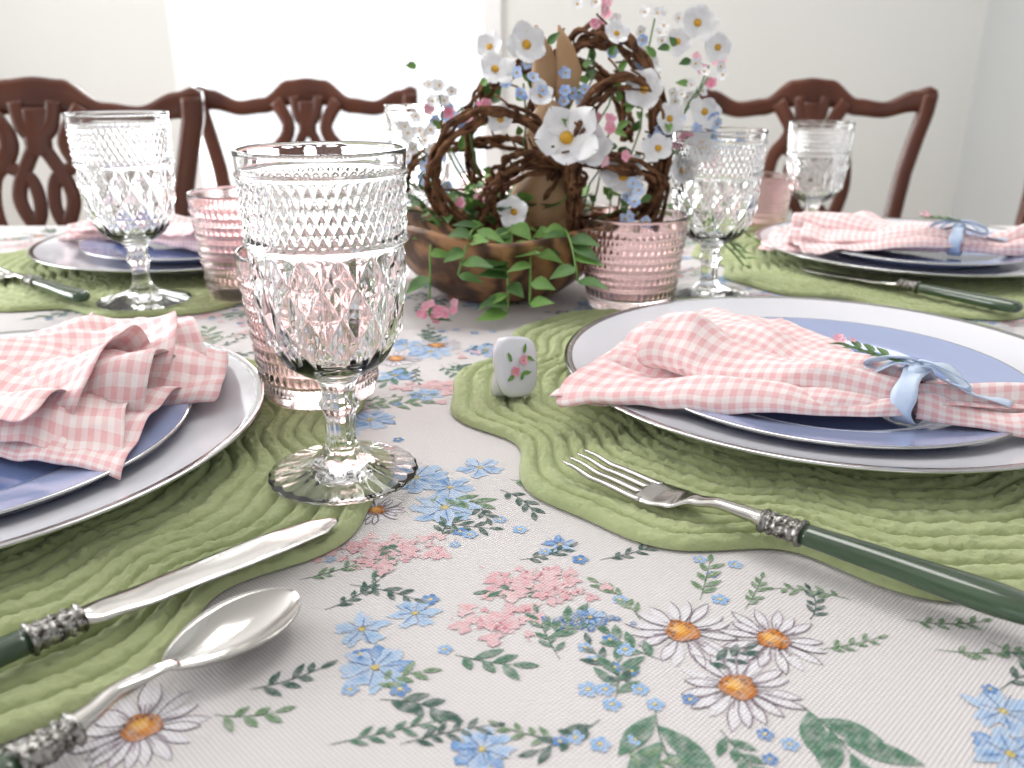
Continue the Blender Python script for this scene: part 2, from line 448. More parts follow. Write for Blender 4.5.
def napkin(name, A, ang, L, w1, a1, tail, zb=.026, seed=1., tang=None, h=.0165, uvw=.26):
    mb = MB(); A = V((A[0], A[1], 0))
    sheet(mb, A, ang + .06, L * .94, .030, w1 * .95, 4, .022, a1 * .85, zb, zb - .004, seed, fan=.55, uvw=uvw, over=.33)
    sheet(mb, A, ang - .06, L * .86, .026, w1 * .78, 3, .024, a1, zb + .004, zb + .004, seed + 2.7, fan=.7, curl=.004, uvw=uvw * .85, over=.35)
    sheet(mb, A, ang, L, .028, w1, 3, .020, a1 * .5, zb - .002, zb - .006, seed + 5.1, fan=.45, uvw=uvw)
    ta = (ang + pi) if tang is None else tang
    sheet(mb, A, ta, tail, .026, .056, 3, .024, .024, zb, zb - .004, seed + 1.3, fan=.2, uvw=.16)
    sheet(mb, A, ta + .1, tail * .8, .026, .046, 2, .022, .028, zb, zb, seed + 4.3, fan=.2, uvw=.16)
    B = V((A.x, A.y, T + zb + .009))
    bow(mb, B, ang, h, 1)
    o = mb.build(name, [M_ging, M_ribbon], recalc=False)
    so = o.modifiers.new('cloth_thickness', 'SOLIDIFY'); so.thickness = .0007; so.offset = 0
    return o
napkin('gingham_napkin', (.224, .449), radians(139), .187, .200, .030, .12, seed=2.2, tang=radians(-14))
napkin('gingham_napkin', (-.388, .445), radians(16), .205, .235, .046, .10, zb=.028, seed=4.2)
napkin('gingham_napkin', (.475, .915), radians(148), .19, .17, .024, .12, seed=7.7, tang=radians(-10))
napkin('gingham_napkin', (-.43, .99), radians(-12), .19, .16, .032, .08, seed=9.1)

# ------------------------------------------------------------------ leaves / flowers helpers
def petal(mb, o, d, nrm, L, W, curl, m, nu=6, nv=4, shape=.7, fold=0., notch=0.):
    d = V(d).normalized(); nrm = V(nrm); side = d.cross(nrm).normalized(); nrm = side.cross(d).normalized(); pts = []
    for i in range(nu + 1):
        u = i / nu; w = W * max(.06, sin(pi * min(u ** shape, .985))); row = []
        for j in range(nv + 1):
            v = -1 + 2 * j / nv
            row.append(V(o) + d * (L * u * (1 - notch * (1 - abs(v)) * u)) + side * (v * w) + nrm * (curl * u * u * L + fold * abs(v) * w + .15 * w * sin(u * 9 + v * 2) * (1 if fold == 0 else .3)))
        pts.append(row)
    mb.grid(pts, m)
def flower(mb, c, nrm, R, n, mp, mc, curl=.1, wid=.42, rot=None):
    nrm = V(nrm).normalized(); a = nrm.cross(V((.3, .2, 1))).normalized(); b = nrm.cross(a); r0 = random.random() * 6 if rot is None else rot
    for k in range(n):
        t = r0 + 2 * pi * k / n + random.uniform(-.12, .12)
        petal(mb, c, a * cos(t) + b * sin(t) + nrm * .12, nrm, R * random.uniform(.85, 1.1), R * wid, curl + random.uniform(-.15, .15), mp, shape=1.35, notch=.12)
    c = V(c)
    mb.loft([(c - nrm * R * .05, a * R * .12, b * R * .12), (c + nrm * R * .1, a * R * .2, b * R * .2), (c + nrm * R * .2, a * R * .06, b * R * .06)], mc, 10)
def stem(mb, p, q, r, m, sag=.0, wig=.004, n=8):
    path = []
    for i in range(n + 1):
        t = i / n; c = V(p).lerp(V(q), t); c += V((noise.noise(c * 30), noise.noise(c * 30 + V((5, 5, 5))), 0)) * wig * sin(pi * t); c.z += sag * sin(pi * t); path.append(c)
    mb.tube(path, r, m, 6)

def sprig(name, base, tip, n=7):
    mb = MB(); p = V(base); q = V(tip); stem(mb, p, q, .0007, 0)
    ax = (q - p).normalized(); sd = ax.cross(Z_).normalized()
    for k in range(n):
        c = p.lerp(q, .15 + .8 * k / n); sg = 1 if k % 2 else -1
        petal(mb, c, ax * .7 + sd * sg * .6 + Z_ * .25, Z_, .014, .0026, -.2, 0, fold=.3)
    for k in range(6):
        c = q + V((random.uniform(-1, 1), random.uniform(-1, 1), random.uniform(0, 1))) * .006
        flower(mb, c, (random.uniform(-.4, .4), -.5, 1), .0026, 4, 1, 1)
    return mb.build(name, [M_leaf, M_ppetal], recalc=False)
sprig('flower_sprig', (.216, .450, T + .054), (.192, .476, T + .056))
sprig('flower_sprig', (.470, .905, T + .058), (.44, .925, T + .058))

# ------------------------------------------------------------------ wooden bowl and floral arrangement
BC = V((-.012, .835, T))
mb = MB()
bp_ = smooth_prof([(.0005, .0008), (.050, .0008), (.068, .008), (.092, .028), (.106, .050), (.112, .070), (.109, .0725), (.103, .069), (.092, .045), (.064, .018), (.0005, .012)], .003)
def bd(a, k, r, z):
    e = min(1, z / .07)
    return r * (1 + .03 * e * sin(3 * a + .5) + .012 * sin(7 * a) * e), z * (1 + .05 * sin(2 * a + 1.2) * e + .03 * sin(5 * a) * e)
mb.lathe(bp_, 120, 0, bd)
bo = mb.build('wooden_bowl', [M_bowl]); bo.location = BC + V((0, 0, .0009))

fa = MB()   # mats: 0 vine 1 leaf 2 bright 3 white 4 blue 5 pink 6 yellow
def vine_loop(c, rx, rz, yaw, tilt, a0, a1, strands=8, thick=.0065):
    R = Matrix.Rotation(yaw, 3, 'Z') @ Matrix.Rotation(tilt, 3, 'X')
    for s in range(strands):
        path = []; rad = []
        n = 90; p0 = 2 * pi * s / strands; tr = random.uniform(.55, 1.25); tws = random.uniform(5, 13)
        for i in range(n + 1):
            q = i / n; a = a0 + (a1 - a0) * q; tw = p0 + tws * q
            off = thick * tr * (1 + .6 * noise.noise(V((q * 7, s * 7, c[0] * 40))))
            x = (rx + off * cos(tw)) * cos(a); z = (rz + off * cos(tw)) * sin(a); y = off * sin(tw)
            p = V(c) + R @ V((x, y, z)); p += V((noise.noise(V((q * 26, s, 1))), noise.noise(V((q * 26, s, 4))), noise.noise(V((q * 26, s, 8))))) * .0035
            path.append(p); rad.append(random.uniform(.9, 1.1) * .0022 * (1 + .45 * noise.noise(V((q * 22, s, 3)))))
        fa.tube(path, rad, 0, 6)
        for k in range(2):
            p = path[random.randrange(5, n - 5)]; q_ = p + V((random.uniform(-1, 1), random.uniform(-.6, .2), random.uniform(-.3, 1))).normalized() * random.uniform(.01, .024)
            stem(fa, p, q_, .0010, 0, wig=.006, n=5)
def W(x, y, z): return V((x, y, T + z))
random.seed(5)
vine_loop(W(-.015, .785, .118), .056, .052, .15, .1, 0, 2 * pi, 8)
vine_loop(W(.078, .825, .130), .062, .105, -.3, .0, -.6, pi + .6, 9, .0085)
vine_loop(W(.095, .795, .115), .050, .080, .5, .1, -.5, pi + .7, 7)
vine_loop(W(.035, .87, .14), .080, .075, .2, .1, 0, pi + .5, 6)
vine_loop(W(.06, .80, .10), .075, .035, .0, .5, .2, pi * 1.9, 6)
vine_loop(W(-.03, .85, .095), .075, .05, -.2, -.3, .0, pi, 5)
vine_loop(W(.02, .785, .095), .045, .040, .3, .2, .3, pi + 1, 5)
random.seed(11)
for (x, y, z, R) in [(.047, .77, .150, .030), (.068, .775, .142, .021), (-.015, .79, .206, .018), (.012, .80, .226, .021), (-.020, .83, .225, .015), (.115, .79, .190, .020), (.12, .83, .21, .016),
                     (.165, .83, .245, .018), (.175, .82, .17, .016), (.10, .79, .115, .022), (-.01, .78, .165, .013), (.15, .84, .23, .015), (.17, .80, .14, .016), (.002, .765, .088, .016), (.185, .83, .225, .015), (.14, .80, .165, .015),
                     (.155, .80, .12, .014), (.13, .79, .14, .016), (.025, .79, .185, .013), (.09, .80, .235, .013)]:
    flower(fa, W(x, y, z), (random.uniform(-.4, .4), -1, random.uniform(0, .7)), R, 5, 3, 6, curl=.25, wid=.46)
cl = [(.01, .79, .195, 4), (.05, .80, .188, 4), (.105, .77, .095, 4), (-.09, .82, .14, 3), (-.06, .83, .165, 4), (.10, .82, .215, 4), (.18, .84, .2, 3), (.14, .81, .16, 4), (.075, .86, .235, 3), (.185, .82, .15, 4), (-.08, .82, .115, 4),
      (.075, .83, .247, 5), (-.045, .80, .175, 5), (.085, .775, .155, 5), (.16, .81, .15, 5), (.185, .86, .21, 5), (-.085, .80, .15, 3), (.13, .85, .25, 3), (-.065, .81, .185, 3), (.17, .86, .18, 3), (-.03, .79, .10, 5)]
for x, y, z, m in cl:
    for k in range(8 if m != 5 else 5):
        p = W(x, y, z) + V((random.gauss(0, .010), random.gauss(0, .008), random.gauss(0, .010)))
        flower(fa, p, (random.uniform(-.6, .6), -1, random.uniform(-.2, .9)), .0060, 5, m, 6 if m != 5 else 5, wid=.45)
    stem(fa, W(x, y, z), W(x * .6 + .01, .83, .06), .0009, 1, wig=.02)
for k in range(170):
    a = random.uniform(0, 2 * pi); r = random.uniform(.01, .090); c = BC + V((r * cos(a), r * sin(a) * .9, random.uniform(.062, .095)))
    d = V((cos(a) + random.gauss(0, .6), sin(a) + random.gauss(0, .6), random.uniform(.1, 1.3)))
    petal(fa, c, d, Z_, random.uniform(.014, .030), random.uniform(.004, .008), random.uniform(-.5, .2), random.choice((1, 1, 2)), fold=.3)
for (x0, z0, x1, z1, n) in [(.0, .078, -.004, .012, 7), (-.025, .078, -.045, .045, 4), (.045, .075, .055, .04, 4), (-.07, .07, -.070, .010, 2), (.02, .07, .015, .02, 3)]:
    p = W(x0, .755, z0); q = W(x1, .705, z1); stem(fa, p, q, .001, 2, sag=.012)
    for k in range(n * 2):
        c = p.lerp(q, k / (n * 2 - 1)) + Z_ * .010 * sin(pi * k / (n * 2 - 1))
        petal(fa, c, (random.choice((-1, 1)) * random.uniform(.5, 1.3), -.5, random.uniform(-.3, .4)), (0, -.6, 1), random.uniform(.016, .030), random.uniform(.005, .009), -.25, random.choice((1, 1, 2)), fold=.25)
for k in range(14):
    flower(fa, W(-.062 + random.gauss(0, .008), .700 + random.gauss(0, .006), .016 + random.gauss(0, .004)), (0, -1, .5), .0042, 5, 5, 5)
for (ex, ey, ez) in [(.235, .86, .02), (.225, .82, .035), (.245, .88, .045)]:   # green twigs trailing to the right
    p = W(.12, .84, .075); q = W(ex, ey, ez); stem(fa, p, q, .0010, 2, sag=.02)
    for k in range(10):
        t = .35 + .65 * k / 9; c = p.lerp(q, t) + Z_ * .02 * sin(pi * t)
        petal(fa, c, (q - p).normalized() + V((random.uniform(-.6, .6), random.uniform(-.6, .6), random.uniform(-.2, .6))), Z_, random.uniform(.014, .024), .004, -.2, random.choice((1, 2)), fold=.2)
for k in range(110):
    x = random.gauss(.06, .06); z = random.uniform(.08, .23)
    petal(fa, W(x, .82 + random.gauss(0, .02), z), (random.uniform(-1, 1), -.4, random.uniform(-.4, 1)), (0, -1, .3), random.uniform(.010, .018), .0036, .1, random.choice((1, 2)), fold=.25)
fa.v = [(x, y, max(z, T + .0015)) for x, y, z in fa.v]
arr = fa.build('floral_arrangement', [M_vine, M_leaf, M_leaf2, M_petal, M_bpetal, M_ppetal, M_ycent], recalc=False)

# carved bunny sitting in the bowl
mb = MB()
def blob(path, m=0, n=20): mb.loft([(V(c), X_ * a, V((0, b, 0))) for c, a, b in path], m, n)
blob([((.03, .82, .045), .004, .004), ((.03, .82, .05), .026, .026), ((.03, .82, .075), .036, .034), ((.031, .818, .10), .031, .030), ((.032, .814, .122), .018, .018), ((.033, .810, .135), .017, .018), ((.034, .806, .150), .022, .024), ((.034, .806, .165), .019, .021), ((.034, .808, .178), .009, .010), ((.034, .808, .181), .001, .001)])
for sx in (0, 1):
    x = .026 + .020 * sx
    mb.loft([(V((x, .810, .168)), X_ * .004, Y_ * .004), (V((x + .002, .812, .185)), X_ * .010, Y_ * .004), (V((x + .004, .814, .205)), X_ * .0125, Y_ * .004), (V((x + .001, .816, .225)), X_ * .008, Y_ * .0035), (V((x - .005, .817, .243)), X_ * .001, Y_ * .001)], 0, 16)
for sx in (-1, 1):
    mb.loft([(V((.03 + sx * .02, .795, .05)), X_ * .004, Y_ * .004), (V((.03 + sx * .02, .79, .06)), X_ * .010, Y_ * .012), (V((.03 + sx * .018, .795, .075)), X_ * .008, Y_ * .010), (V((.03 + sx * .016, .80, .085)), X_ * .001, Y_ * .001)], 0, 12)
mb.loft([(V((.034, .778, .152)), X_ * .002, Z_ * .002), (V((.034, .783, .152)), X_ * .007, Z_ * .006), (V((.034, .792, .154)), X_ * .011, Z_ * .010)], 0, 12)
bun = mb.build('bunny_figurine', [M_tan]); bun.location = (0, 0, T)

# ------------------------------------------------------------------ porcelain place marker (small leaning shield on a wedge back)
mb = MB(); rings = []
n = 64
def out(a):
    e = .62; ca, sa = cos(a), sin(a)
    x = abs(ca) ** e * (1 if ca >= 0 else -1); z = abs(sa) ** e * (1 if sa >= 0 else -1)
    return (.0150 * x * (1 + .10 * z), .0185 * z + .0185)
for (sc, y) in [(.02, -.003), (.85, -.0038), (.95, -.0030), (1.0, 0), (.97, .0025), (.85, .0035), (.02, .004)]:
    rings.append([V((out(2 * pi * k / n)[0] * sc, y, .0185 + (out(2 * pi * k / n)[1] - .0185) * sc)) for k in range(n)])
mb.grid(rings, 0, wv=True)
mb.loft([(V((0, .001, .019)), X_ * .012, Z_ * .016), (V((0, .006, .013)), X_ * .0115, Z_ * .011), (V((0, .012, .008)), X_ * .010, Z_ * .007), (V((0, .016, .005)), X_ * .008, Z_ * .004)], 0, 20, 3)
for (x, z, m) in [(.003, .022, 1), (-.004, .015, 1)]:
    flower(mb, (x, -.0044, z), (0, -1, 0), .0036, 5, m, 3, curl=0)
for (x, z, dx, dz) in [(0, .010, .5, 1), (.006, .024, 1, -.5), (-.006, .021, -.4, 1), (.002, .014, 1, .1), (-.005, .013, -1, -.6), (.004, .026, .3, 1)]:
    petal(mb, (x, -.0043, z), (dx, 0, dz), (0, -1, 0), .0065, .0013, 0, 2)
pc = mb.build('porcelain_place_marker', [M_white, M_ppetal, M_leaf2, M_ycent], recalc=False)
pc.location = (.004, .517, T + .0076); pc.rotation_euler = (radians(-20), radians(10), radians(38)); pc.scale = (1.08, 1.08, 1.08)

# ------------------------------------------------------------------ tablecloth with printed flowers
TX0, TX1, TY0, TY1 = -1.50, 1.45, .06, 1.215
tcb = MB()
def axis(lo, hi, n):
    a = [(lo - .012, -.24), (lo - .012, -.12), (lo - .011, -.012), (lo - .006, -.003), (lo, 0)]
    mid = [(lo + (hi - lo) * k / n, 0) for k in range(1, n)]
    b = [(hi, 0), (hi + .006, -.003), (hi + .011, -.012), (hi + .012, -.12), (hi + .012, -.24)]
    return a + mid + b
ax = axis(TX0, TX1, 60); ay = axis(TY0, TY1, 30); pts = []
for (x, zx) in ax:
    row = []
    for (y, zy) in ay:
        z = min(zx, zy); k = min(1, -z / .24)
        yy = y + (.014 * sin(x * 22) * k * (1 if y > .6 else -1) if zy < -.05 else 0)
        xx = x + (.014 * sin(y * 22) * k if zx < -.05 else 0)
        row.append(V((xx, yy, T + z)))
    pts.append(row)
tcb.grid(pts, 0)
def nz(l): return .0001 + .0001 * l + random.random() * .0001
def fan(pts2, c, z, cc, cr):
    b = tcb.add((c[0], c[1], T + z), c=cc); ids = [tcb.add((p[0], p[1], T + z), c=cr) for p in pts2]
    for k in range(len(ids)): tcb.face((b, ids[k], ids[(k + 1) % len(ids)]), 1)
def blob2(c, r, l, cc, cr, irr=.15, n=14, asp=1., ang=0):
    ph = random.random() * 6; P = []
    for k in range(n):
        a = 2 * pi * k / n; rr = r * (1 + irr * sin(3 * a + ph) * .6 + irr * .5 * sin(5 * a + ph * 2)); x = rr * cos(a); y = rr * asp * sin(a)
        P.append((c[0] + x * cos(ang) - y * sin(ang), c[1] + x * sin(ang) + y * cos(ang)))
    fan(P, c, nz(l), cc, cr)
def leaf2(c, ang, L, w, l, cc, cr, fat=.5):
    P = []
    for k in range(9):
        u = k / 8; P.append((L * u, w * sin(pi * u ** (.7 + fat * .6))))
    for k in range(7, 0, -1):
        u = k / 8; P.append((L * u, -w * sin(pi * u ** (.7 + fat * .6))))
    R = [(c[0] + x * cos(ang) - y * sin(ang), c[1] + x * sin(ang) + y * cos(ang)) for x, y in P]
    m = (c[0] + L * .5 * cos(ang), c[1] + L * .5 * sin(ang)); fan(R, m, nz(l), cc, cr)
def stroke(P, w, l, col):
    ids = []; z = nz(l)
    for i, p in enumerate(P):
        q = P[min(i + 1, len(P) - 1)]; o = P[max(i - 1, 0)]; dx, dy = q[0] - o[0], q[1] - o[1]; L = sqrt(dx * dx + dy * dy) or 1; nx, ny = -dy / L * w, dx / L * w
        f = .5 + .5 * sin(pi * (i + .5) / len(P))
        ids.append((tcb.add((p[0] + nx * f, p[1] + ny * f, T + z), c=col), tcb.add((p[0] - nx * f, p[1] - ny * f, T + z), c=col)))
    for a, b in zip(ids, ids[1:]): tcb.face((a[0], a[1], b[1], b[0]), 1)
GR = [(.035, .085, .065), (.06, .14, .09), (.11, .19, .10), (.035, .08, .065)]
def daisy(c, r):
    n = random.randint(15, 19); a0 = random.random() * 6
    for k in range(n):
        a = a0 + 2 * pi * k / n + random.uniform(-.1, .1); L = r * random.uniform(.82, 1.08); s = (c[0] + cos(a) * r * .2, c[1] + sin(a) * r * .2)
        leaf2(s, a, L * .82, r * .11, 1, (.80, .78, .81), (.72, .69, .73), 1)
        w = r * .105
        for sg in (-1, 1):
            P = []
            for q in range(7):
                t = q / 6; x = L * .82 * t; y = sg * w * sin(pi * t ** 1.3)
                P.append((s[0] + x * cos(a) - y * sin(a), s[1] + x * sin(a) + y * cos(a)))
            if random.random() < .75: stroke(P, .00024, 2, random.choice([(.18, .11, .17), (.32, .25, .32), (.14, .10, .12)]))
    for k in range(int(n * .8)):
        a = random.random() * 6.3; stroke([(c[0] + cos(a) * r * t, c[1] + sin(a) * r * t) for t in (.25, .4, .55)], .00022, 3, (.30, .22, .27))
    blob2(c, r * .31, 4, (.78, .33, .03), (.46, .14, .02), .12, 18)
    blob2((c[0] - r * .05, c[1] + r * .05), r * .15, 5, (.88, .52, .12), (.75, .32, .04), .2)
    for k in range(14):
        a = random.random() * 6.3; q = r * random.uniform(.15, .33); blob2((c[0] + q * cos(a), c[1] + q * sin(a)), r * .03, 6, (.18, .06, .02), (.25, .1, .03), .1, 6)
def bluef(c, r):
    a0 = random.random() * 6; n = random.choice((5, 6, 7, 8))
    for k in range(n):
        a = a0 + 2 * pi * k / n; m = (c[0] + cos(a) * r * .55, c[1] + sin(a) * r * .55)
        blob2(m, r * .48, 1 + (k % 2), random.choice([(.20, .38, .66), (.30, .48, .74), (.42, .57, .78)]), random.choice([(.44, .58, .76), (.15, .30, .58), (.50, .62, .78)]), .35, 14, .62, a)
    blob2(c, r * .14, 3, (.7, .55, .15), (.45, .35, .1), .1, 8)
    for k in range(7):
        a = a0 + k * .9; stroke([(c[0] + cos(a) * r * t, c[1] + sin(a) * r * t) for t in (.15, .4, random.uniform(.6, .9))], .00018, 4, (.05, .12, .36))
def tiny(c, r=.0022, col=None):
    cc = col or random.choice([((.06, .16, .42), (.14, .32, .62)), ((.18, .38, .68), (.4, .56, .8))])
    for k in range(5):
        a = k * 1.256; blob2((c[0] + cos(a) * r, c[1] + sin(a) * r), r * .65, 2, *cc, .1, 7)
    blob2(c, r * .4, 3, (.75, .6, .25), (.75, .6, .25), .1, 6)
def pinks(c, r, n=9):
    for k in range(n):
        p = (c[0] + random.gauss(0, r * .9), c[1] + random.gauss(0, r * .45)); blob2(p, r * random.uniform(.18, .36), 1 + k % 3, random.choice([(.74, .36, .40), (.78, .50, .52)]), random.choice([(.78, .56, .57), (.72, .44, .47)]), .5, 12)
    for k in range(n // 2):
        p = (c[0] + random.gauss(0, r), c[1] + random.gauss(0, r * .5)); a = random.random() * 6; stroke([p, (p[0] + cos(a) * r * .2, p[1] + sin(a) * r * .2)], .00022, 5, (.62, .16, .24))
def sprig2(c, ang, L, nl=6, w=.0028, g=None, bend=None):
    g = g or random.choice(GR); bend = bend if bend is not None else random.uniform(-.8, .8); P = []; x, y = c; a = ang; N = 12
    for k in range(N + 1):
        P.append((x, y)); x += cos(a) * L / N; y += sin(a) * L / N; a += bend / N
    stroke(P, .00028, 1, g)
    for k in range(nl):
        i = 2 + int(k * (N - 2) / nl); sg = 1 if k % 2 else -1; q = P[i]; aa = ang + bend * i / N + sg * random.uniform(.5, .9)
        leaf2(q, aa, w * random.uniform(2.0, 3.4), w * .5, 2, g, tuple(min(1, v * 1.7) for v in g))
    leaf2(P[-1], a, w * 2.6, w * .45, 2, g, tuple(v * 1.6 for v in g)); return P
def K(px, py):   # table-plane coordinates (m) of a point of the printed pattern, from the calibrated survey of the photo
    v = (py - 384) / 860; z = .205 / (.342 + .9397 * v); return ((px - 512) / 860 * z, z * (.9397 - .342 * v))
random.seed(21)
for p, r in [((682, 632), .0215), ((773, 640), .0200), ((738, 688), .0215), ((142, 728), .021), ((377, 511), .0135), ((40, 718), .018)]: daisy(K(*p), r)
for p, r in [((445, 508), .017), ((415, 478), .018), ((480, 468), .013), ((450, 488), .013), ((375, 668), .013), ((415, 614), .010), ((362, 630), .011), ((482, 750), .010), ((1003, 712), .012), ((1010, 755), .012), ((560, 545), .008), ((430, 352), .018), ((405, 345), .016), ((590, 618), .007), ((396, 376), .014), ((425, 395), .012)]: bluef(K(*p), r)
for p, r in [((392, 553), .012), ((402, 545), .010), ((525, 583), .012), ((562, 592), .009), ((505, 618), .012), ((480, 622), .009), ((465, 398), .013), ((375, 562), .009), ((545, 578), .010), ((450, 385), .012)]: pinks(K(*p), r, 18)
for p in [(595, 660), (605, 690), (588, 690), (625, 650), (700, 560), (712, 575), (640, 690), (655, 705), (455, 545), (470, 535), (635, 740), (615, 668), (790, 745), (765, 735), (360, 655), (430, 600), (500, 520), (520, 530), (735, 565), (560, 742), (575, 738), (600, 745), (990, 690), (770, 760), (620, 600), (400, 690), (690, 700), (585, 648), (612, 705), (460, 532), (720, 600), (330, 560), (610, 640), (632, 672), (580, 560), (545, 552), (445, 650), (350, 690)]:
    tiny(K(*p), random.uniform(.0016, .0026))
for k in range(40):
    q = K(583, 622); tiny((q[0] + random.gauss(0, .008), q[1] + random.gauss(0, .003)), .0010, ((.05, .16, .42), (.08, .22, .5)))
for p, ang, L, nl, w in [((655, 705), -1.7, .030, 4, .0080), ((800, 705), -1.0, .024, 4, .0090), ((640, 690), 2.4, .03, 6, .003), ((700, 600), 1.2, .03, 7, .003), ((420, 500), .2, .03, 6, .0045), ((510, 480), -.2, .022, 5, .004), ((560, 600), 2.6, .03, 6, .003),
                         ((455, 655), -.4, .022, 5, .004), ((330, 745), .3, .035, 9, .0022), ((400, 745), .4, .03, 9, .0022), ((380, 700), 0, .022, 5, .004), ((935, 650), -.2, .05, 12, .0022), ((985, 640), -.9, .04, 10, .0022), ((850, 600), 2.6, .03, 8, .0022), ((560, 740), 3.0, .02, 6, .0022),
                         ((325, 610), .6, .03, 8, .0022), ((300, 580), .4, .03, 8, .0022), ((440, 540), 1.5, .03, 7, .0028), ((350, 585), -.2, .03, 7, .0028), ((600, 560), .3, .03, 8, .0022), ((545, 640), .8, .02, 5, .004), ((615, 700), 1.3, .02, 5, .004), ((820, 650), .2, .025, 7, .0022), ((810, 620), .9, .022, 7, .0022),
                         ((400, 540), -1.8, .025, 6, .0035), ((250, 690), .3, .025, 6, .003), ((215, 715), -.2, .02, 5, .003), ((720, 730), -1.2, .02, 6, .0035), ((560, 660), 1.9, .03, 8, .0025), ((905, 620), -.3, .03, 8, .0022), ((500, 490), -.6, .03, 6, .0035), ((700, 665), .2, .02, 5, .0035), ((660, 660), 2.6, .022, 5, .004),
                         ((1000, 690), .6, .04, 9, .003), ((430, 520), -.4, .03, 7, .003), ((395, 470), 2.5, .03, 6, .0035), ((620, 750), -.3, .02, 5, .003), ((640, 620), 1.8, .03, 8, .0025), ((745, 610), 1.0, .026, 8, .0022), ((600, 720), -2.4, .025, 6, .003), ((370, 690), .8, .02, 5, .003), ((520, 560), .2, .025, 7, .0025), ((475, 500), -1.2, .02, 6, .003)]:
    sprig2(K(*p), ang, L, nl, w)
def cluster(c, a0, s=1.05):
    def o(r, a): return (c[0] + r * s * cos(a0 + a), c[1] + r * s * sin(a0 + a))
    for k in range(random.choice((2, 2, 3))): daisy(o(.024, k * 2.1), .019 * s)
    for k in range(5): bluef(o(random.uniform(.035, .06), random.random() * 6.3), random.uniform(.010, .017) * s)
    for k in range(3): pinks(o(random.uniform(.045, .075), random.random() * 6.3), .011 * s, 14)
    for k in range(11): a = random.random() * 6.3; sprig2(o(.025, a), a0 + a, random.uniform(.03, .05) * s, 7, random.choice((.0025, .0035, .005)))
    for k in range(12): tiny(o(random.uniform(.03, .08), random.random() * 6.3), .0022)
placed = []
tries = 0
while tries < 4000:
    tries += 1
    x = random.uniform(TX0 + .05, TX1 - .05); y = random.uniform(TY0 + .05, TY1 - .05)
    if -.19 < x < .27 and y < .46: continue
    if any((x - a) ** 2 + (y - b) ** 2 < .0145 for a, b in placed): continue
    placed.append((x, y)); cluster((x, y), random.random() * 6)
tc_o = tcb.build('floral_tablecloth', [M_cloth, M_print], recalc=False)
tc_o.data.polygons.foreach_set('use_smooth', [p.material_index == 0 for p in tc_o.data.polygons])

mb = MB()
def box(mb, lo, hi, m=0):
    x0, y0, z0 = lo; x1, y1, z1 = hi
    ids = [mb.add(p) for p in [(x0, y0, z0), (x1, y0, z0), (x1, y1, z0), (x0, y1, z0), (x0, y0, z1), (x1, y0, z1), (x1, y1, z1), (x0, y1, z1)]]
    for f in [(0, 3, 2, 1), (4, 5, 6, 7), (0, 1, 5, 4), (1, 2, 6, 5), (2, 3, 7, 6), (3, 0, 4, 7)]: mb.face([ids[k] for k in f], m)
box(mb, (TX0 + .005, TY0 + .005, T - .035), (TX1 - .005, TY1 - .005, T - .002))
box(mb, (TX0 + .08, TY0 + .08, T - .11), (TX1 - .08, TY1 - .08, T - .035))
for x in (TX0 + .12, TX1 - .12):
    for y in (TY0 + .12, TY1 - .12):
        mb.loft([(V((x, y, z)), X_ * r, Y_ * r) for z, r in [(0, .02), (.03, .028), (.06, .02), (.3, .03), (.5, .036), (.58, .028), (.62, .04), (.66, .042)]], 0, 20, 2.4)
mb.build('dining_table', [M_wood], smooth=False)

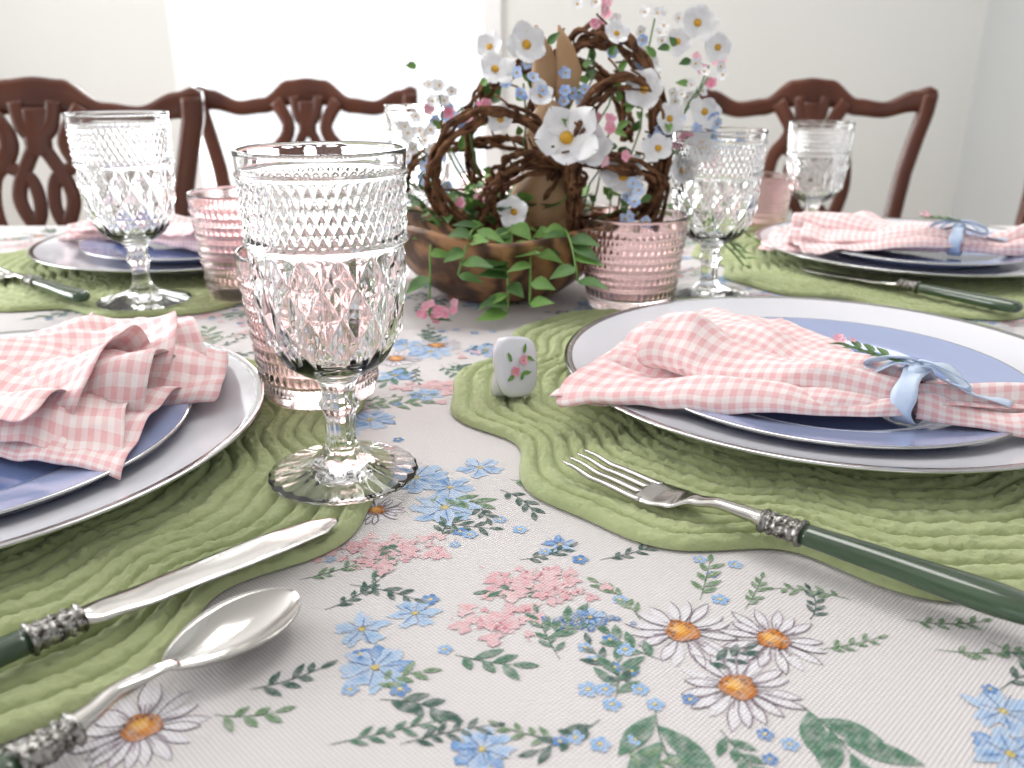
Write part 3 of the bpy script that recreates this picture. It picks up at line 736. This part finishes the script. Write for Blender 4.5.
# ------------------------------------------------------------------ dining chair (back at y=0, faces -Y)
def make_chair():
    mb = MB()
    Htop = .925
    def crest(q):
        a = abs(q)
        tab = [(0, .022, .058), (.16, .018, .054), (.40, -.018, .034), (.60, -.024, .032), (.84, -.002, .042), (.95, .006, .048), (1.0, .000, .030)]
        return lerp_tab(tab, a)
    secs = []
    for i in range(101):
        q = -1 + 2 * i / 100; t, h = crest(q)
        secs.append((V((q * .265, .035 - .022 * (q * q) + .012, Htop + t - h / 2)), Y_ * .012, Z_ * h / 2))
    mb.loft(secs, 0, 20, 3)
    for sx in (-1, 1):
        P = [(.250, .020, .915), (.247, .022, .88), (.234, .022, .83), (.217, .018, .76), (.203, .010, .66), (.197, .0, .55), (.195, -.008, .46), (.195, -.01, .40), (.195, 0, .2), (.195, .03, .0)]
        path = [V((x * sx, y, z)) for x, y, z in P]
        pp = []
        for a, b in zip(path, path[1:]):
            for k in range(4): pp.append(a.lerp(b, k / 4))
        pp.append(path[-1])
        mb.loft([(p, X_ * .0175, Y_ * .015) for p in pp], 0, 16, 3.2)
    def smooth_pts(P):
        o = smooth_prof([(p[0] + 5, p[1]) for p in P], .008); return [(a - 5, b) for a, b in o]
    def ribbon(P, w, y=.018, d=.007):
        Q = smooth_pts(P)
        secs = []
        for i, p in enumerate(Q):
            a = Q[max(i - 1, 0)]; b = Q[min(i + 1, len(Q) - 1)]; t = V((b[0] - a[0], 0, b[1] - a[1])).normalized(); n_ = V((-t.z, 0, t.x))
            yy = y + (.02 if p[1] > .85 else 0) * (p[1] - .85) / .1 - .02 * (1 - min(1, (p[1] - .45) / .4))
            secs.append((V((p[0], yy + .006, p[1])), n_ * w, Y_ * d))
        mb.loft(secs, 0, 12, 3)
    for sx in (-1, 1):
        ribbon([(sx * x, z) for x, z in [(.040, .46), (.034, .52), (.040, .58), (.066, .66), (.086, .73), (.080, .79), (.052, .825), (.046, .855), (.075, .900)]], .016)
        ribbon([(sx * x, z) for x, z in [(.0, .52), (.022, .57), (.018, .63), (-.02, .70), (-.042, .76), (-.018, .82), (.0, .845), (.022, .87), (.03, .91)]], .012, d=.0065)
        ribbon([(sx * x, z) for x, z in [(.066, .66), (.030, .70), (.012, .74), (.02, .79), (.060, .81)]], .011, d=.006)
    ribbon([(-.045, .47), (0, .472), (.045, .47)], .018)
    ribbon([(0, .47), (0, .53)], .014)
    ribbon([(0, .90), (0, .85), (0, .825)], .022)
    mb.loft([(V((0, y, .425)), X_ * w, Z_ * .032) for y, w in [(.0, .19), (-.02, .20), (-.2, .225), (-.40, .245), (-.425, .24)]], 0, 24, 6)
    mb.loft([(V((0, y, .462)), X_ * w, Z_ * h) for y, w, h in [(-.012, .14, .004), (-.03, .18, .018), (-.2, .212, .026), (-.385, .228, .02), (-.41, .18, .004)]], 1, 28, 3.5)
    for sx in (-1, 1):
        mb.loft([(V((sx * x, y, z)), X_ * r, Y_ * r) for x, y, z, r in [(.225, -.40, .42, .026), (.232, -.41, .36, .028), (.228, -.405, .25, .02), (.222, -.395, .12, .014), (.228, -.41, .04, .018), (.232, -.42, .012, .026), (.232, -.42, 0, .022)]], 0, 16, 2.4)
        mb.loft([(V((sx * .205, y, .17)), X_ * .009, Z_ * .012) for y in (.0, -.2, -.40)], 0, 10, 4)
    mb.loft([(V((x, -.2, .17)), Y_ * .009, Z_ * .012) for x in (-.2, 0, .2)], 0, 10, 4)
    return mb.build('dining_chair', [M_wood, M_seat])
ch = make_chair()
inst(ch, (-.765, 1.42, 0), .12, base=1)
inst(ch, (-.440, 1.90, 0), -.02, (.90, 1, .995))
inst(ch, (.606, 1.80, 0), -.06, (.90, 1, .995))
inst(ch, (1.31, 2.02, 0), radians(-90))

# ------------------------------------------------------------------ room shell
M_wall = mat('painted_wall', (.72, .73, .71), .85, bump=(60, .05, .002), var=(1.2, (.75, .755, .735)))
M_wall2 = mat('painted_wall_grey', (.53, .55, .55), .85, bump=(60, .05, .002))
M_trim = mat('white_trim', (.84, .84, .84), .4)
M_ceil = mat('ceiling_paint', (.85, .85, .85), .9, bump=(80, .05, .002))
def floormat():
    m = mat('oak_floor', (.3, .17, .09), .35); nt = m.node_tree; b = nt.nodes['Principled BSDF']
    tc = nt.nodes.new('ShaderNodeTexCoord'); br = nt.nodes.new('ShaderNodeTexBrick'); br.inputs['Scale'].default_value = 1
    br.inputs['Brick Width'].default_value = 1.2; br.inputs['Row Height'].default_value = .12; br.inputs['Mortar Size'].default_value = .002
    br.inputs['Color1'].default_value = (.30, .17, .09, 1); br.inputs['Color2'].default_value = (.22, .12, .06, 1); br.inputs['Mortar'].default_value = (.05, .03, .02, 1)
    nt.links.new(tc.outputs['Object'], br.inputs['Vector']); nt.links.new(br.outputs['Color'], b.inputs['Base Color']); return m
M_floor = floormat()
def boxo(name, lo, hi, m, parent=None):
    mb = MB(); box(mb, lo, hi); o = mb.build(name, [m], smooth=False)
    if parent: o.parent = parent
    return o
XL, XR, YB, YF, ZC = -2.6, 1.70, 3.35, -2.2, 2.6
boxo('floor', (XL, YF, -.05), (XR, YB, 0), M_floor)
boxo('ceiling', (XL, YF, ZC), (XR, YB, ZC + .05), M_ceil)
boxo('wall_right', (XR, YF, 0), (XR + .1, YB, ZC), M_wall2)
def wall_open(name, lo, hi, axis_, o0, o1, z0, z1, m):
    mb = MB()
    if axis_ == 'x':
        box(mb, lo, (o0, hi[1], hi[2])); box(mb, (o1, lo[1], lo[2]), hi); box(mb, (o0, lo[1], lo[2]), (o1, hi[1], z0)); box(mb, (o0, lo[1], z1), (o1, hi[1], hi[2]))
    else:
        box(mb, lo, (hi[0], o0, hi[2])); box(mb, (lo[0], o1, lo[2]), hi); box(mb, (lo[0], o0, lo[2]), (hi[0], o1, z0)); box(mb, (lo[0], o0, z1), (hi[0], o1, hi[2]))
    return mb.build(name, [m], smooth=False)
WX0, WX1, WZ0, WZ1 = -1.17, -.10, .42, 2.2
LY0, LY1 = .2, 2.0
wall_open('wall_back', (XL, YB, 0), (XR, YB + .12, ZC), 'x', WX0, WX1, WZ0, WZ1, M_wall)
wall_open('wall_left', (XL - .1, YF, 0), (XL, YB, ZC), 'y', LY0, LY1, .8, 2.3, M_wall)
wall_open('added_wall_front', (XL, YF - .1, 0), (XR, YF, ZC), 'x', -1.7, 1.2, .35, 2.35, M_wall2)  # unseen wall added behind the camera for dark reflections in glass and silver
mb = MB()
for lo, hi in [((WX0 - .06, YB - .02, WZ0 - .06), (WX0, YB, WZ1 + .06)), ((WX1, YB - .02, WZ0 - .06), (WX1 + .06, YB, WZ1 + .06)), ((WX0, YB - .02, WZ1), (WX1, YB, WZ1 + .06)), ((WX0 - .08, YB - .05, WZ0 - .05), (WX1 + .08, YB, WZ0)), ((WX0, YB + .05, 1.5), (WX1, YB + .08, 1.55))]: box(mb, lo, hi)
mb.build('window_1', [M_trim], smooth=False)
mb = MB()
for lo, hi in [((XL, LY0 - .06, .74), (XL + .02, LY0, 2.36)), ((XL, LY1, .74), (XL + .02, LY1 + .06, 2.36)), ((XL, LY0, 2.3), (XL + .02, LY1, 2.36)), ((XL, LY0 - .06, .74), (XL + .05, LY1 + .06, .8)), ((XL - .06, 1.08, .8), (XL - .03, 1.12, 2.3))]: box(mb, lo, hi)
mb.build('window_2', [M_trim], smooth=False)
mb = MB()
for lo, hi in [((-1.76, YF, .29), (-1.7, YF + .02, 2.41)), ((1.2, YF, .29), (1.26, YF + .02, 2.41)), ((-1.7, YF, 2.35), (1.2, YF + .02, 2.41)), ((-1.76, YF, .29), (1.26, YF + .05, .35)), ((-.77, YF - .06, .35), (-.70, YF - .03, 2.35)), ((.24, YF - .06, .35), (.31, YF - .03, 2.35))]: box(mb, lo, hi)
mb.build('added_window_front', [M_trim], smooth=False)  # frame for the opening of the added wall behind the camera
boxo('baseboard_back', (XL, YB - .015, 0), (XR, YB, .12), M_trim)
boxo('baseboard_right', (XR - .015, YF, 0), (XR, YB - .015, .12), M_trim)

# ------------------------------------------------------------------ light
w = bpy.data.worlds.new('World'); scene.world = w; w.use_nodes = True
bg = w.node_tree.nodes['Background']; bg.inputs[0].default_value = (.95, .97, 1, 1); bg.inputs[1].default_value = 1.35
def area(name, loc, rot, sx, sy, P, col=(1, 1, 1)):
    l = bpy.data.lights.new(name, 'AREA'); l.shape = 'RECTANGLE'; l.size = sx; l.size_y = sy; l.energy = P; l.color = col
    o = bpy.data.objects.new(name, l); scene.collection.objects.link(o); o.location = loc; o.rotation_euler = rot; return o
area('window_light_back', ((WX0 + WX1) / 2, YB + .16, 1.35), (radians(-90), 0, 0), 1.05, 1.7, 48, (.98, .99, 1))
area('window_light_left', (XL - .14, (LY0 + LY1) / 2, 1.55), (0, radians(-90), 0), 1.5, 1.75, 80, (.98, .99, 1))
area('ceiling_fill', (.2, 1.5, ZC - .02), (0, 0, 0), 1.0, 1.0, 22, (1, .98, .95))  # added fill lamp under the ceiling, lifts the ambient level

# ------------------------------------------------------------------ camera
cam = bpy.data.cameras.new('camera'); co = bpy.data.objects.new('camera', cam); scene.collection.objects.link(co)
cam.sensor_width = 36; cam.lens = 860 / 1024 * 36
co.location = (0, 0, T + .205); co.rotation_euler = (radians(70), 0, 0)
cam.dof.use_dof = True; cam.dof.focus_distance = .44; cam.dof.aperture_fstop = 10; cam.clip_start = .01
scene.camera = co
